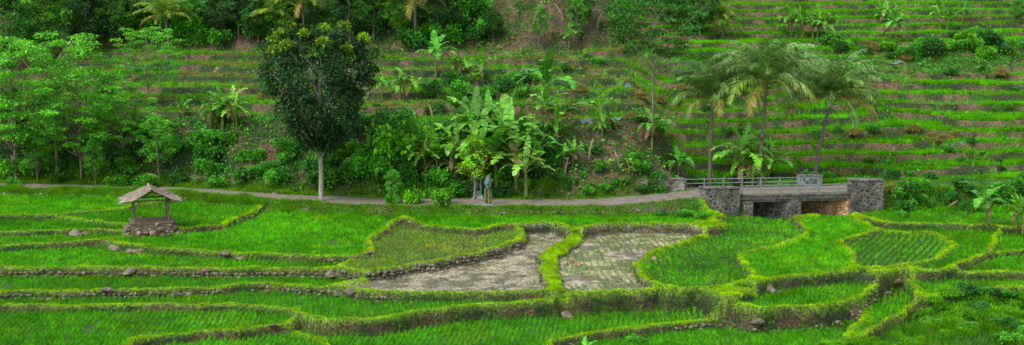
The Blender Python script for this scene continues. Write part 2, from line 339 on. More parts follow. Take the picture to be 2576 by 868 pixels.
# ---------------------------------------------------------------- rice and grass
mb=MB()
for pi,(nm,z,ty,poly) in enumerate(PL):
    if ty=='bund': continue
    W=np.array([unproj(a,b,z) for a,b in poly]);lo=W.min(0)-1.5;hi=W.max(0)+1.5
    sx,sy={'dense':(.25,.13),'rows':(.36,.17),'sparse':(.30,.20),'mud':(.26,.2),'mudrows':(.36,.16),'scrub':(.25,.25)}[ty]
    ang={'h':.28,'r1':-.35,'p2':-.25,'m2':.12}.get(nm,(rng.random()-.5)*1.0)
    R=np.hypot(*(hi-lo))/2+1;cx,cy=(lo+hi)/2
    gx,gy=np.meshgrid(np.arange(-R,R,sx),np.arange(-R,R,sy));gx=gx.ravel();gy=gy.ravel()
    j=.16 if ty=='dense' else .10
    gx=gx+(rng.random(len(gx))-.5)*sx*2*j+ .35*np.sin(gy*.3);gy=gy+(rng.random(len(gx))-.5)*sy*2*j
    px=cx+gx*math.cos(ang)-gy*math.sin(ang);py=cy+gx*math.sin(ang)+gy*math.cos(ang)
    ok=infr(px,py,2)&(py>58)&(np.abs(px)<52)
    px,py=px[ok],py[ok]
    ok=(near(PID,px,py)==pi)&(near(BUND,px,py)<.4)&(near(MM,px,py)>.42)&(np.abs(py-ryf(px))>2.1)&(py<ryf(px))&(samp(cut,px,py)<.2)
    if ty=='mud': ok&=(vn(px*.4,py*.4,71)>.35)
    if ty=='mudrows': ok&=(vn(px*.3,py*.3,73)>.2)
    if ty in('dense','rows'): ok&=(rng.random(len(px))<.93)&(vn(px*.8,py*.8,74)>.06)
    px,py=px[ok],py[ok];n=len(px)
    if n==0: continue
    h={'dense':.20,'rows':.20,'sparse':.17,'mud':.08,'mudrows':.13,'scrub':.4}[ty]
    nb={'dense':7,'rows':8,'sparse':6,'mud':3,'mudrows':5,'scrub':6}[ty]
    big=.55+.85*fbm(px*.3,py*.3,81)
    base={'dense':(.085,.395,.006),'rows':(.095,.41,.006),'sparse':(.17,.44,.010),'mud':(.17,.27,.04),'mudrows':(.16,.38,.03),'scrub':(.07,.25,.008)}[ty]
    c=vary(base,n,.3,.1)*big[:,None]*(.85+.3*rng.random())
    yl=sm(.52,.75,fbm(px*.5,py*.5,83));c[:,0]*=1+.6*yl
    blades(mb,np.stack([px,py,samp(Z,px,py)-.02],1),h*(.8+.4*vn(px*.8,py*.8,87)),.042,nb,c,.45,.045)
obj('rice_plants',mb.mesh('rice_plants',M_grass),kind='stuff',label='bright green young rice covering the flooded paddies',category='rice')
n=620000
px=rng.uniform(-38,38,n);py=rng.uniform(58,96,n);ok=infr(px,py,2);px,py=px[ok],py[ok]
b=near(BUND,px,py);st=near(STEP,px,py);m_m=near(MM,px,py)
face=(st>.1)&(m_m<.5)&(b<.5)
ok=(rng.random(len(px))<np.where(face,.16,b*1.1))&(py<ryf(px)-1.5)&(samp(cut,px,py)<.2)
px,py,b,face=px[ok],py[ok],b[ok],face[ok];n=len(px)
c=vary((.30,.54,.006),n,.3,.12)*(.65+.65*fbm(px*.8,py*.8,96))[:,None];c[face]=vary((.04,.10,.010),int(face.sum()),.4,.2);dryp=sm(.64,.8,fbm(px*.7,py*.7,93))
c=c*(1-dryp[:,None]*.45)+np.array([.22,.19,.06])*dryp[:,None]*.45
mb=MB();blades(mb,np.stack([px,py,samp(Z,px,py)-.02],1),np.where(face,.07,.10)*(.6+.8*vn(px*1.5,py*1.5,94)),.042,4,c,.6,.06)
n=36000
px=rng.uniform(-38,38,n);s_=rng.choice([-1,1],n);wq=.75+.25*sm(-17,-8,px);py=ryf(px)+s_*rng.uniform(1.25,2.8,n)*wq
ok=(samp(cut,px,py)<.1)&~((px>11.5)&(px<22.5))&infr(px,py,2)&~((px>7.5)&(px<11.8)&(s_<0)&(rng.random(n)<.6));px,py=px[ok],py[ok];n=len(px)
blades(mb,np.stack([px,py,samp(Z,px,py)-.02],1),(.22+.14*(px<-12))*(.3+vn(px,py,95)),.04,4,vary((.12,.32,.012),n,.35,.2),.6,.08)
obj('bank_grass',mb.mesh('bank_grass',M_grass),kind='stuff',label='short yellow-green grass growing over the paddy banks',category='grass')
mb=MB();n=200000
px=rng.uniform(6,60,n);py=rng.uniform(93,158,n);ok=infr(px,py,3);px,py=px[ok],py[ok]
tt=py-ryf(px)-1.7
ok=(near(fR,px,py)<.70)&(samp(wr,px,py)>.55)&(tt>.8)&~((tt>27)&(tt<31.5))&(samp(cut,px,py)<.1)
ok&=(vn(px*.14,py*.35,97)>.24)
px,py=px[ok],py[ok];n=len(px)
c=vary((.11,.43,.006),n,.25,.12)*(.45+1.0*fbm(px*.2,py*.5,99))[:,None]
blades(mb,np.stack([px,py,samp(Z,px,py)-.02],1),.30*(.5+.8*vn(px*.4,py*.6,87)),.06,5,c,.4,.1)
obj('terrace_rice',mb.mesh('terrace_rice',M_grass),kind='stuff',label='green rice growing on the narrow hillside terraces',category='rice')
mb=MB();n=230000
px=rng.uniform(-58,60,n);py=rng.uniform(90,158,n);ok=infr(px,py,3);px,py=px[ok],py[ok];tt=py-ryf(px)-1.7
onr=samp(wr,px,py)>.5
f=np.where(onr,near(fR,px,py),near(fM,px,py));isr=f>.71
den=np.where(onr,np.where(isr,.25,.16),np.where(samp(wM,px,py)>.5,np.where(~isr,1.1,.15),.25))
den=den*(1-.35*np.exp(-((px-6)/6)**2))
ok=(tt>.2)&(rng.random(len(px))<den*(.2+1.2*vn(px*.5,py*.5,101)))&(samp(cut,px,py)<.1);px,py,isr=px[ok],py[ok],isr[ok];n=len(px)
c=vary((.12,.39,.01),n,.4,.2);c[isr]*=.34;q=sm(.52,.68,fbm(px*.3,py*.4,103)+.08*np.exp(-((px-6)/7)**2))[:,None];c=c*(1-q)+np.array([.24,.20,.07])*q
blades(mb,np.stack([px,py,samp(Z,px,py)-.02],1),np.where(isr,.18,.30)*(.4+vn(px*.7,py*.7,105)),.06,4,c,.7,.12)
obj('hillside_grass',mb.mesh('hillside_grass',M_grass),kind='stuff',label='rough weeds and grass on the terraced hillside',category='grass')
mb=MB();n=340000
px=rng.uniform(-58,60,n);py=rng.uniform(89,150,n);ok=infr(px,py,3);px,py=px[ok],py[ok];tt=py-ryf(px)-1.7
wrr=samp(wr,px,py);nzv=fbm(px*.45,py*.45,107)
exs=np.exp(-((px-6.2)/3)**2)
den=np.where(wrr<.5,np.where(tt<6,1.0-.7*exs,np.where(tt<31,.06+.12*np.exp(-((px-1)/6)**2),.85)),np.where(tt<28,.06,np.where(tt<32,.8,.03)))
den=den*sm(.32,.46,nzv+.14*(tt<6)*(1-.8*exs))
den*=1-.75*np.exp(-((px-4.5)/5)**2)*(tt>31)
ok=(tt>0.1)&(rng.random(len(px))<den)&(samp(cut,px,py)<.5);px,py,nzv,tt=px[ok],py[ok],nzv[ok],tt[ok];n=len(px)
hgt=rng.random(n)*(.15+1.6*np.clip(nzv-.4,0,1))
c=vary((.06,.27,.02),n,.5,.3)*(.3+1.4*fbm(px*.35,py*.35,109))[:,None]
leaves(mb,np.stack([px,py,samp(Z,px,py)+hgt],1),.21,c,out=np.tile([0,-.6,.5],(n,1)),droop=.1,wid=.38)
obj('creeper_cover',mb.mesh('creeper_cover',M_leaf),kind='stuff',label='dark green creeper carpet over the steep bank',category='creepers')
print('ground ok')
# ---------------------------------------------------------------- plant library
def cluster_crown(mb,cen,rad,n,size,cols,zs=1.0,droop=.3,wid=.32,flat=0):
    for c0,r,cc in zip(cen,rad,cols):
        d=unit(rng.normal(size=(n,3)));d[:,2]=np.where(rng.random(n)<.6,np.abs(d[:,2]),d[:,2])
        p=c0+d*np.array([1,1,zs])*(r*(.4+.75*rng.random(n)))[:,None]
        leaves(mb,p,size,vary(cc,n,.35,.15),out=d,droop=droop,wid=wid,flat=flat)
def limb(mb,a,b,r0,r1,col,sag=.3,n=6,k=7):
    a=np.array(a,float);b=np.array(b,float);s=np.linspace(0,1,k)
    off=rng.normal(size=3)*np.linalg.norm(b-a)*.07
    p=a+(b-a)*s[:,None];p[:,2]+=np.sin(s*np.pi)*sag*np.linalg.norm(b-a)*.3;p+=np.sin(s*np.pi)[:,None]*off
    tube(mb,p,r0+(r1-r0)*s,n,col);return p
def plant(name,parts,loc,rotz,sc,label,cat,group=None,tilt=0):
    e=obj(name,None,loc=loc,rot=(tilt,0,rotz),sc=sc,label=label,category=cat);e.empty_display_size=.3
    if group: e['group']=group
    for pn,me in parts: obj(pn,me,parent=e)
    return e
def broadleaf(name,h,cw,cz0,ncl,nl,ls,base,tip=None,trunk_r=.18,bark=(.16,.14,.11),flat=False,zs=.8,rad=(.7,1.1),shape='col'):
    tm=MB();top=np.array([rng.normal()*.2,rng.normal()*.2,h*.8])
    tube(tm,[(0,0,-.3),(0,0,.0),(.02,.01,cz0*.5),(.0,.05,cz0),tuple(top*np.array([.6,.6,1])*.85),tuple(top)],[trunk_r*1.6,trunk_r*1.25,trunk_r,trunk_r*.9,trunk_r*.5,trunk_r*.15],9,bark)
    cen=[];rd=[];cs=[]
    for i in range(ncl):
        u=(i+rng.random())/ncl;a=i*2.39996+rng.random()*.5
        z=cz0+(h-cz0)*u
        if shape=='col': prof=np.interp(u,[0,.2,.45,.7,.88,1],[.15,.6,.95,1.0,.8,.35])*rng.uniform(.85,1.12)
        elif shape=='umb': prof=.45+.6*math.sin(math.pi*min(1,u*.8+.1))
        else: prof=math.sin(math.pi*(u*.8+.15))
        rr=cw/2*prof*(.45+.55*math.sqrt(rng.random()))*(.85+.3*rng.random())
        r=rng.uniform(*rad);c0=np.array([rr*math.cos(a),rr*math.sin(a),z])
        cen.append(c0);rd.append(r);cs.append(np.array(base)*(.5+1.0*rng.random()))
        if i%2==0: limb(tm,(0,0,max(cz0*.75,z-rr*.8-.5)),c0,trunk_r*.33,.02,bark,.2,5,6)
    if tip:
        for i in range(len(cen)):
            c0=cen[i];u=(c0[2]-cz0)/(h-cz0)
            if u>.75 and rng.random()<.8:
                cen.append(c0+np.array([c0[0]*.14,c0[1]*.14,rd[i]*.85]));rd.append(.26+.14*rng.random());cs.append(np.array(tip)*(.45+.55*rng.random()))
    cm=MB()
    for c0,r,cc in zip(cen,rd,cs): cluster_crown(cm,[c0],[r],int(nl*min(1,(r/.5)**1.5)),ls,[cc],zs,.25,.33,.5 if flat else 0)
    return [('trunk',tm.mesh(name+'_trunk',M_bark,True)),('crown',cm.mesh(name+'_crown',M_leaf))]
def banana(name,nst=1,nl=8,dead=3,tone=(.12,.34,.03)):
    cm=MB();parts=[]
    for s in range(nst):
        bx,by=(0,0) if s==0 else rng.normal(size=2)*.5
        hs=1.25*(1 if s==0 else rng.uniform(.4,.85));tl=rng.normal(size=2)*.15
        tm=MB();tube(tm,[(bx,by,-.2),(bx+tl[0]*.3,by+tl[1]*.3,hs*.4),(bx+tl[0],by+tl[1],hs)],[.075,.06,.04],8,(.14,.17,.05))
        parts.append(('stem',tm.mesh(name+'_stem',M_bark,True)))
        for l in range(nl+(dead if s==0 else 0)):
            isd=l>=nl
            a=l*2.4+rng.random()*.6;dirv=np.array([math.cos(a),math.sin(a),0])
            e0=rng.uniform(.7,1.45) if not isd else rng.uniform(-.2,.5)
            if l==0: e0=1.5
            e1=e0-rng.uniform(1.1,2.3) if not isd else -1.45
            if l==0:e1=1.2
            Ln=hs/1.25*rng.uniform(1.25,1.9)*(.8 if isd else 1);K=14
            ee=e0+(e1-e0)*np.linspace(0,1,K)**1.2
            st=np.cos(ee)[:,None]*dirv[None,:];st[:,2]=np.sin(ee)
            p=np.array([bx+tl[0],by+tl[1],hs-.05-.35*rng.random()])+np.cumsum(st*Ln/K,0)
            tube(cm,p[:K],np.linspace(.020,.006,K),4,(.22,.42,.06) if not isd else (.16,.10,.05))
            sv=np.array([-dirv[1],dirv[0],0]);c=np.array(tone)*rng.uniform(.4,1.45) if not isd else np.array((.20,.13,.06))*rng.uniform(.6,1.2)
            wmax=.20*(1 if not isd else .5)*hs/1.25*rng.uniform(.8,1.25)
            wd=lambda u:wmax*(max(0,math.sin(math.pi*(u*.86+.12))))**.6
            for sd in(-1,1):
                lift=rng.uniform(-.2,.5)
                for q in range(2,K-1):
                    u0=(q-2)/(K-3);u1=(q-1)/(K-3)
                    torn=rng.random()<.45;dp=rng.uniform(.1,.9) if torn else 0
                    gap=.25 if torn else 0
                    v=np.array([0,0,1.])
                    pa=p[q];pb=p[q+1]*(1-gap)+p[q]*gap
                    oa=(sv*sd*wd(u0)+v*(lift-dp)*wd(u0)*.7);ob=(sv*sd*wd(u1)+v*(lift-dp)*wd(u1)*.7)*(1-gap*.6)
                    fw=st[q]*wd(u0)*.25
                    cm.add([pa,pb,pb+ob+fw,pa+oa+fw],[[0,1,2,3]],c*rng.uniform(.75,1.25))
    return parts+[('leaf_crown',cm.mesh(name+'_leaves',M_gloss))]
def palm(name,h,lean,nf=24,fl=3.2,tone=(.055,.15,.02),bark=(.15,.13,.11)):
    tm=MB();cm=MB();s=np.linspace(0,1,14)
    p=np.stack([lean[0]*s**1.6,lean[1]*s**1.6,-.3+(h+.3)*s],1);tube(tm,p,(.14-.05*s)*(1+.08*(np.arange(14)%2))+.06*np.exp(-s*14),9,bark)
    top=p[-1]
    for f in range(nf):
        u=f/nf;a=f*2.39996+rng.random()*.3;dirv=np.array([math.cos(a),math.sin(a),0])
        e0=1.4-1.35*u**1.1+rng.normal()*.12;e1=e0-rng.uniform(1.2,1.8);K=16
        ee=e0+(e1-e0)*np.linspace(0,1,K)**1.8
        st=np.cos(ee)[:,None]*dirv[None];st[:,2]=np.sin(ee)
        Lf=fl*rng.uniform(.85,1.12)
        pp=top+np.cumsum(np.vstack([[0,0,0],st[:-1]])*Lf/K,0)
        old=u>.92;c=np.array(tone)*rng.uniform(.5,1.5)
        if old: c=np.array((.34,.28,.05))*rng.uniform(.6,1.1)
        elif u>.6 and rng.random()<.35: c=c*np.array([1.7,1.3,1])
        tube(cm,pp,np.linspace(.045,.012,K),4,(.26,.36,.09) if not old else (.35,.27,.07))
        sv=np.array([-dirv[1],dirv[0],0]);n=36;uu=np.linspace(.12,1,n);ii_=uu*(K-1);i0=np.minimum(ii_.astype(int),K-2);fr=(ii_-i0)[:,None]
        bp=pp[i0]*(1-fr)+pp[i0+1]*fr;bd=st[i0]
        for sd in(-1,1):
            ll=(.95*np.sin(np.pi*np.clip(uu*.8+.15,0,1))**.7*fl/3.8)*(.8+.4*rng.random(n))
            d=unit(sv*sd*.65+bd*.8+np.array([0,0,-.2])+rng.normal(size=(n,3))*.1)
            mid_=bp+d*(ll*.55)[:,None];tp=mid_+unit(d+np.array([0,0,-.9]))*(ll*.45)[:,None]
            w_=bd*.038
            V=np.stack([bp-w_*.6,bp+w_*.6,mid_+w_,mid_-w_,tp],1).reshape(-1,3);b0=np.arange(n)[:,None]*5
            cc=np.repeat(c*(.6+.8*rng.random((n,1))),5,0)
            s0=cm.n;cm.add(V,b0+np.array([0,1,2,3]),cc);cm.f.append((b0+np.array([3,2,4]))+s0)
    for q in range(6):
        a=rng.random()*6.3;c0=top+np.array([math.cos(a)*.25,math.sin(a)*.25,-.25])
        cm.add(c0+.12*unit(rng.normal(size=(12,3))),[[i,(i+1)%12,(i+5)%12] for i in range(12)],(.16,.18,.04))
    return [('trunk',tm.mesh(name+'_trunk',M_bark,True)),('crown',cm.mesh(name+'_crown',M_gloss))]
def shrub(name,n,ls,base,ncl=14,tall=1.0):
    mb=MB();cen=[];rd=[];cs=[]
    for i in range(ncl):
        a=rng.random()*6.3;r=.75*math.sqrt(rng.random());z=(.15+.75*rng.random()*(1-.5*r))*tall
        cen.append(np.array([r*math.cos(a),r*math.sin(a),z]));rd.append(rng.uniform(.22,.45));cs.append(np.array(base)*rng.uniform(.4,1.6))
    cluster_crown(mb,cen,rd,n//ncl,ls,cs,.9,.2,.34)
    for c in cen[:7]: tube(mb,[(0,0,-.1),tuple(c*.5+np.array([0,0,.1])),tuple(c)],[.03,.02,.008],4,(.10,.08,.05))
    return mb.mesh(name,M_leaf)
def tuft(name,n,h,col,col2):
    mb=MB();a=rng.random(n)*6.3;el=rng.uniform(.3,1.5,n);b=rng.normal(size=(n,3))*.2;b[:,2]=0
    d=np.stack([np.cos(a)*np.cos(el),np.sin(a)*np.cos(el),np.sin(el)],1);L_=h*rng.uniform(.6,1.1,n)[:,None]
    s=unit(np.cross(d,np.array([0,0,1.])));w=.022*h
    m1=b+d*L_*.55;tp=m1+unit(d+np.array([0,0,-.9]))*L_*.45
    V=np.stack([b-s*w,b+s*w,m1+s*w,m1-s*w,tp],1).reshape(-1,3);b0=np.arange(n)[:,None]*5
    q=rng.random((n,1));c=np.array(col)*(1-q)+np.array(col2)*q
    s0=mb.n;mb.add(V,b0+np.array([0,1,2,3]),np.repeat(c,5,0));mb.f.append(b0+np.array([3,2,4])+s0)
    return mb.mesh(name,M_grass)
def pxm(p,px): return px*p[1]/F
# ---------------------------------------------------------------- big dark tree
p=place(808,509)
par=broadleaf('dark_tree',10.6,7.0,3.5,105,290,.19,(.026,.092,.021),(.22,.44,.02),.14,(.30,.28,.23),rad=(.38,.82))
plant('broadleaf_tree',par,p,0,1,'tall dense dark green tree with yellow-green tips beside the road','tree')
# ---------------------------------------------------------------- airy trees
AL=[broadleaf('feathery_tree%d'%i,10.0,8.6,3.0,66,180,.19,(.115,.41,.02),None,.10,(.20,.17,.13),True,.28,(.5,1.0),'umb') for i in range(2)]
AL2=[broadleaf('forest_tree%d'%i,7.5,5.6,1.8,42,240,.23,b,None,.12,(.2,.17,.13),False,.6,(.5,1.0),'round') for i,b in enumerate([(.045,.18,.02),(.08,.28,.02),(.032,.115,.02)])]
AL3=[broadleaf('slender_tree%d'%i,6.0,3.0,2.0,28,130,.16,(.09,.34,.02),None,.05,(.20,.18,.14),False,.5,(.3,.55),'round') for i in range(2)]
lab='feathery light green tree with thin branching trunk behind the road'
for i,(x,y,h) in enumerate([(145,458,385),(205,462,290),(40,455,350),(310,420,210)]):
    q=place(x,y);plant('feathery_tree',AL[i%2],q,rng.random()*6,pxm(q,h)/10.3,lab,'tree','feathery trees behind the road')
q=place(375,262);plant('feathery_tree',AL[0],q,2,pxm(q,190)/10,'dark thin tree with spreading feathery crown on a terrace','tree','feathery trees behind the road')
q=place(400,466);plant('slender_tree',AL3[0],q,1,pxm(q,180)/6,'slender young tree with pale trunk beside the path','tree','slender trees')
q=place(1193,505);t3=broadleaf('bright_sapling',3.9,1.7,1.5,18,140,.14,(.22,.48,.01),None,.045,(.25,.22,.17),False,.7,(.28,.42),'round')
plant('young_tree',t3,q,0,1,'young tree with bright yellow-green leaves beside the statues','tree')
q=place(1640,372)
t4=broadleaf('layered_tree',11.0,5.4,6.6,40,170,.2,(.04,.15,.018),None,.07,(.22,.20,.15),True,.22,(.5,.9),'umb')
plant('feathery_tree',t4,q,0,pxm(q,385)/11.0,'tall tree with pale slim trunk and dark layered crown','tree')
for i,(x,y,h) in enumerate([(20,170,200),(110,150,190),(220,130,160),(300,120,140),(480,105,110),(560,100,120),(650,105,110),(720,105,110),(880,105,150),(940,100,140),(1010,100,120),(1110,95,120),(1190,60,90),(1560,90,90),(1700,80,110),(1760,90,120),(30,330,110),(600,90,130),(820,80,140),(2560,60,60),(1240,110,80),(1460,70,90)]):
    q=place(x,y);plant('forest_tree',AL2[i%3],q,rng.random()*6,pxm(q,h)/7.8,'dark green leafy tree on the upper slope','tree','trees on the upper slope')
for i,(x,y,h) in enumerate([(990,515,90),(1450,110,110),(95,465,130),(1355,120,100),(240,470,120),(1640,180,90)]):
    q=place(x,y);plant('slender_tree',AL3[i%2],q,rng.random()*6,pxm(q,h)/6,'slender leafy young tree on the slope','tree','slender trees')
# ---------------------------------------------------------------- palms
for (x,y,h,ln,nf,fl,lb) in [(1785,462,215,(.1,0),38,3.9,'coconut palm with dark trunk and drooping grey-green fronds by the bridge'),(1911,470,260,(.3,0),42,4.5,'tallest coconut palm with yellowing lower fronds by the bridge'),(2050,448,205,(1.1,.2),40,4.2,'coconut palm with leaning pale trunk beside the bridge')]:
    q=place(x,y);pr=palm('coconut_palm_%d'%x,pxm(q,h),ln,nf,fl,(.125,.28,.055));plant('coconut_palm',pr,q,0,1,lb,'palm tree','coconut palms by the bridge')
PP=[palm('hill_palm%d'%i,4.0,(.3,.1),22,3.8,(.16,.30,.02)) for i in range(2)]
for i,(x,y,h) in enumerate([(425,130,95),(765,100,100),(1045,110,120),(690,120,90),(1815,100,60),(300,95,80),(560,60,80),(180,60,70)]):
    q=place(x,y);plant('coconut_palm',PP[i%2],q,rng.random()*6,pxm(q,h)/4.2,'coconut palm with yellow-green fronds on the upper slope','palm tree','palms on the upper slope')
# ---------------------------------------------------------------- bananas
BN=[banana('banana%d'%i,1+(i%3),10+i%3,3,(.09+.03*(i%3),.40,.025)) for i in range(6)]
bl=[(1097,192,118),(1215,215,92),(1015,245,85),(1378,295,180),(1375,330,120),(1505,335,120),(1640,372,110),(560,325,120),(590,318,110),(530,322,80),(460,300,60),
(1200,400,160),(1250,485,200),(1100,460,140),(1300,475,170),(1160,380,140),(1225,360,130),(1280,400,160),(1340,440,130),(1185,480,150),(1070,430,120),(1320,380,110),(1270,440,190),(1150,440,130),(1705,458,95),(1865,472,165),(1895,458,130),(2485,572,135),(2558,577,105),(340,330,60),(130,430,70),(1990,85,80),(2055,100,100),(2255,105,90),(2365,75,75),(1820,95,80),(960,245,65),(1400,360,90),(1150,190,70),(1430,125,70),(2020,95,80),(1970,60,60),(900,320,50),(700,110,60),(2230,60,60),(2420,60,60),(1440,420,70),(1580,440,60)]
for i,(x,y,h) in enumerate(bl):
    q=place(x,y);lb='banana plant with broad bright green leaves on the hillside'
    if x>2450: lb='banana plant with torn green leaves beside the paddy'
    if 1050<x<1350 and y>350: lb='banana plant with large arching leaves on the vine-covered bank'
    plant('banana_plant',BN[i%6],q,rng.random()*6,pxm(q,h)/2.5,lb,'banana plant','banana plants on the slope')
q0=np.array([3.05,58.2,0]);q0[2]=samp(Z,q0[0],q0[1]);plant('banana_plant',BN[0],q0,.3,.58,'banana plant with one upright fresh leaf below the paddies','banana plant','banana plants on the slope')
# ---------------------------------------------------------------- shrubs
SH=[shrub('leafy_shrub%d'%i,1500,.16,b) for i,b in enumerate([(.05,.22,.02),(.075,.31,.02),(.035,.145,.02),(.12,.40,.012)])]
def sh(x,y,wpx,k,lb='dense dark green shrub on the bank',name='shrub',hs=1.0):
    q=place(x,y);s=pxm(q,wpx)/1.9
    obj(name,SH[k],loc=q,rot=(0,0,rng.random()*6),sc=(s,s,s*hs),label=lb,category='shrub',group='shrubs on the slope')
for i in range(80):
    x=rng.uniform(250,1400);y=rng.uniform(340,478);sh(x,y,rng.uniform(45,90),[0,2,1,1][i%4])
for i in range(16): sh(rng.uniform(900,1060),rng.uniform(330,470),rng.uniform(70,120),1 if i%2 else 0,'bright creeper-covered shrub mound on the bank')
sh(1005,400,150,3,'rounded bright green vine mound on the bank',hs=1.3)
for i in range(14): sh(rng.uniform(1080,1340),rng.uniform(470,500),rng.uniform(30,60),[1,0,2][i%3],'low green bush beneath the banana plants')
for i in range(60): sh(rng.uniform(0,1250),rng.uniform(10,118),rng.uniform(45,95),[0,2,1,1][i%4],'dark shrub below the trees on the upper slope')
for i in range(34): sh(rng.uniform(1080,1440),rng.uniform(170,340),rng.uniform(28,65),[1,0,2][i%3],'green shrub between the banana plants')
for i in range(16): sh(rng.uniform(1400,1680),rng.uniform(380,490),rng.uniform(22,48),[1,2,0][i%3],'green shrub on the bare earth bank')
for i in range(24): sh(rng.uniform(2080,2600),rng.uniform(95,150),rng.uniform(30,65),[1,0,2,3][i%4],'green bush along the terrace edge')
for i in range(26): sh(rng.uniform(2240,2600),rng.uniform(460,550),rng.uniform(35,70),[1,0,1][i%3],'green bush beside the stone bridge')
for i in range(10): sh(rng.uniform(1640,2300),rng.uniform(455,475),rng.uniform(30,60),[1,0,2][i%3],'green bush behind the bridge')
for i in range(34): sh(rng.uniform(0,330),rng.uniform(360,474),rng.uniform(40,75),[1,0,3,1][i%4],'low green bush under the feathery trees')
for i in range(54): sh(rng.uniform(1400,2576),rng.uniform(140,470),rng.uniform(14,36),[1,0,2][i%3],'small green bush on the terraces')
for i in range(12): sh(rng.uniform(420,1000),rng.uniform(150,330),rng.uniform(16,32),[1,0,3][i%3],'small green bush on the terraces')
for i in range(26): sh(rng.uniform(2330,2620),rng.uniform(735,870),rng.uniform(35,80),[0,1,2][i%3],'rough dark bush on the bank below the paddies',hs=.7)
for (x,y,w,k) in [(1040,514,55,3),(1112,518,60,3),(985,515,40,1),(1600,860,60,1),(1720,548,60,1),(1660,545,45,0),(1770,552,45,1)]: sh(x,y,w,k,'small leafy bush beside the road',hs=1.5 if y<530 else .6)
TF=[tuft('grass_tuft%d'%i,420,1.0,a,b) for i,(a,b) in enumerate([((.10,.36,.01),(.19,.48,.02)),((.34,.27,.10),(.20,.20,.05))])]
def tf(x,y,hpx,k,lb,hs=1):
    q=place(x,y);s=pxm(q,hpx);obj('grass_tuft',TF[k],loc=q,rot=(0,0,rng.random()*6),sc=(s,s,s*hs),label=lb,category='grass tuft',group='grass tufts')
for i in range(40): tf(rng.uniform(2330,2590),rng.uniform(745,860),rng.uniform(28,50),0,'long arching green grass tuft below the paddies',.75)
for i in range(18): tf(rng.uniform(2050,2400),rng.uniform(835,880),rng.uniform(20,32),0,'long arching green grass tuft below the paddies',.7)
for (x,y) in [(2255,475),(2240,480),(2275,470),(2370,355),(2400,350),(2345,350),(1640,345),(1680,350),(1660,260),(680,235),(660,250),(2280,150),(2200,125),(2180,120),(2520,190),(2110,450),(1500,330),(1540,320),(1460,230),(1590,300),(1720,230),(1420,300),(1610,250),(2300,330),(2150,340)]: tf(x,y,28,1,'dry straw-coloured grass tuft on the terraces')
print('plants ok')
# ---------------------------------------------------------------- rocks & stone walls
def rockmesh(seed,sub=2):
    bm=bmesh.new();bmesh.ops.create_icosphere(bm,subdivisions=sub,radius=1)
    V=np.array([v.co[:] for v in bm.verts]);r=np.random.default_rng(seed)
    for k in range(9):
        d=unit(r.normal(size=3));h=r.uniform(.55,.85);pr=V@d;V=V-np.maximum(pr-h,0)[:,None]*d
    V=V*(1+.12*(r.random(len(V))-.5))[:,None]*np.array([1,.8,.65])
    Fc=np.array([[v.index for v in f.verts] for f in bm.faces]);bm.free();return V,Fc
RV=[rockmesh(s,1) for s in range(6)]
RM=[]
for s in range(4):
    V,Fc=rockmesh(20+s,3);mb=MB();mb.add(V,Fc);RM.append(mb.mesh('boulder%d'%s,M_rock if s<3 else M_rockp))
for i,(x,y,w) in enumerate([(290,632,42),(325,636,30),(350,638,36),(565,650,46),(605,655,30),(832,694,42),(885,745,42),(850,748,30),(270,740,36),(445,748,38),(480,750,32),(1430,800,46),(1935,735,42),(1960,738,26),(1905,818,40),(190,594,42),(215,592,28),(325,690,40),(520,690,28),(690,830,30),(695,490,28),(105,690,22),(150,693,18),(2255,722,26),(2490,632,18),(930,640,24),(1030,560,18)]):
    q=place(x,y);s=pxm(q,w)/2;obj('boulder',RM[i%3],loc=q+np.array([0,0,s*.2]),rot=(rng.normal()*.2,rng.normal()*.2,rng.random()*6),sc=(s,s,s*rng.uniform(.6,.9)),label='grey weathered boulder on the paddy bank',category='rock',group='boulders on the paddy banks')
for i,(x,y,w) in enumerate([(1442,662,28),(1424,666,22),(1455,668,22),(1440,654,16),(1645,655,20),(1625,656,14),(1660,657,12)]):
    q=place(x,y);s=pxm(q,w)/2;obj('boulder',RM[3],loc=q+np.array([0,0,s*.35]),rot=(0,0,rng.random()*6),sc=s,label='pinkish stone piled on the mud bank',category='rock',group='pinkish stones on the mud bank')
def wall(path,label,rows=3,size=.2,mat=M_rock,skip=.0):
    mb=MB();pts=np.array([place(x,y) for x,y in path])
    seg=np.concatenate([[0],np.cumsum(np.linalg.norm(np.diff(pts[:,:2],axis=0),axis=1))])
    s=0
    while s<seg[-1]:
        x=np.interp(s,seg,pts[:,0]);y=np.interp(s,seg,pts[:,1])
        yy=np.arange(y-.9,y+.9,.06);zz=samp(Z,np.full(len(yy),x),yy);k=int(np.argmax(np.diff(zz)))
        zlo=zz[max(0,k-5):k+1].min();zhi=zz[k:k+7].max()-.12;ys_=yy[k]
        nr=max(1,min(rows,int((zhi-zlo)/(size*1.1))+1))
        for r in range(nr):
            if rng.random()<skip: continue
            V,Fc=RV[rng.integers(6)];a=rng.random()*6.3;ca,sa=math.cos(a),math.sin(a);sc=size*rng.uniform(.6,1.25)
            R=np.array([[ca,-sa,0],[sa,ca,0],[0,0,1]])
            mb.add(V@R.T*sc+np.array([x+rng.normal()*.05,ys_-.10+.05*r+rng.normal()*.03,zlo+size*.4+r*size*.95]),Fc)
        s+=size*rng.uniform(1.3,1.8)
    if mb.n: obj('stone_wall',mb.mesh('stone_wall',mat),label=label,category='stone wall',group='dry stone retaining walls')
wall([(850,702),(1000,690),(1120,675),(1220,655),(1320,612)],'dry stone retaining wall curving around a rice plot',3,.17)
wall([(-20,688),(300,688),(600,690),(840,690)],'low dry stone wall between rice strips',2,.16,skip=.15)
wall([(-20,750),(150,748),(300,742),(560,738)],'low mossy dry stone wall along a rice strip',2,.15,skip=.2)
wall([(640,725),(780,732),(900,745),(1000,745)],'broken stone edging along the muddy bank',2,.16,skip=.4)
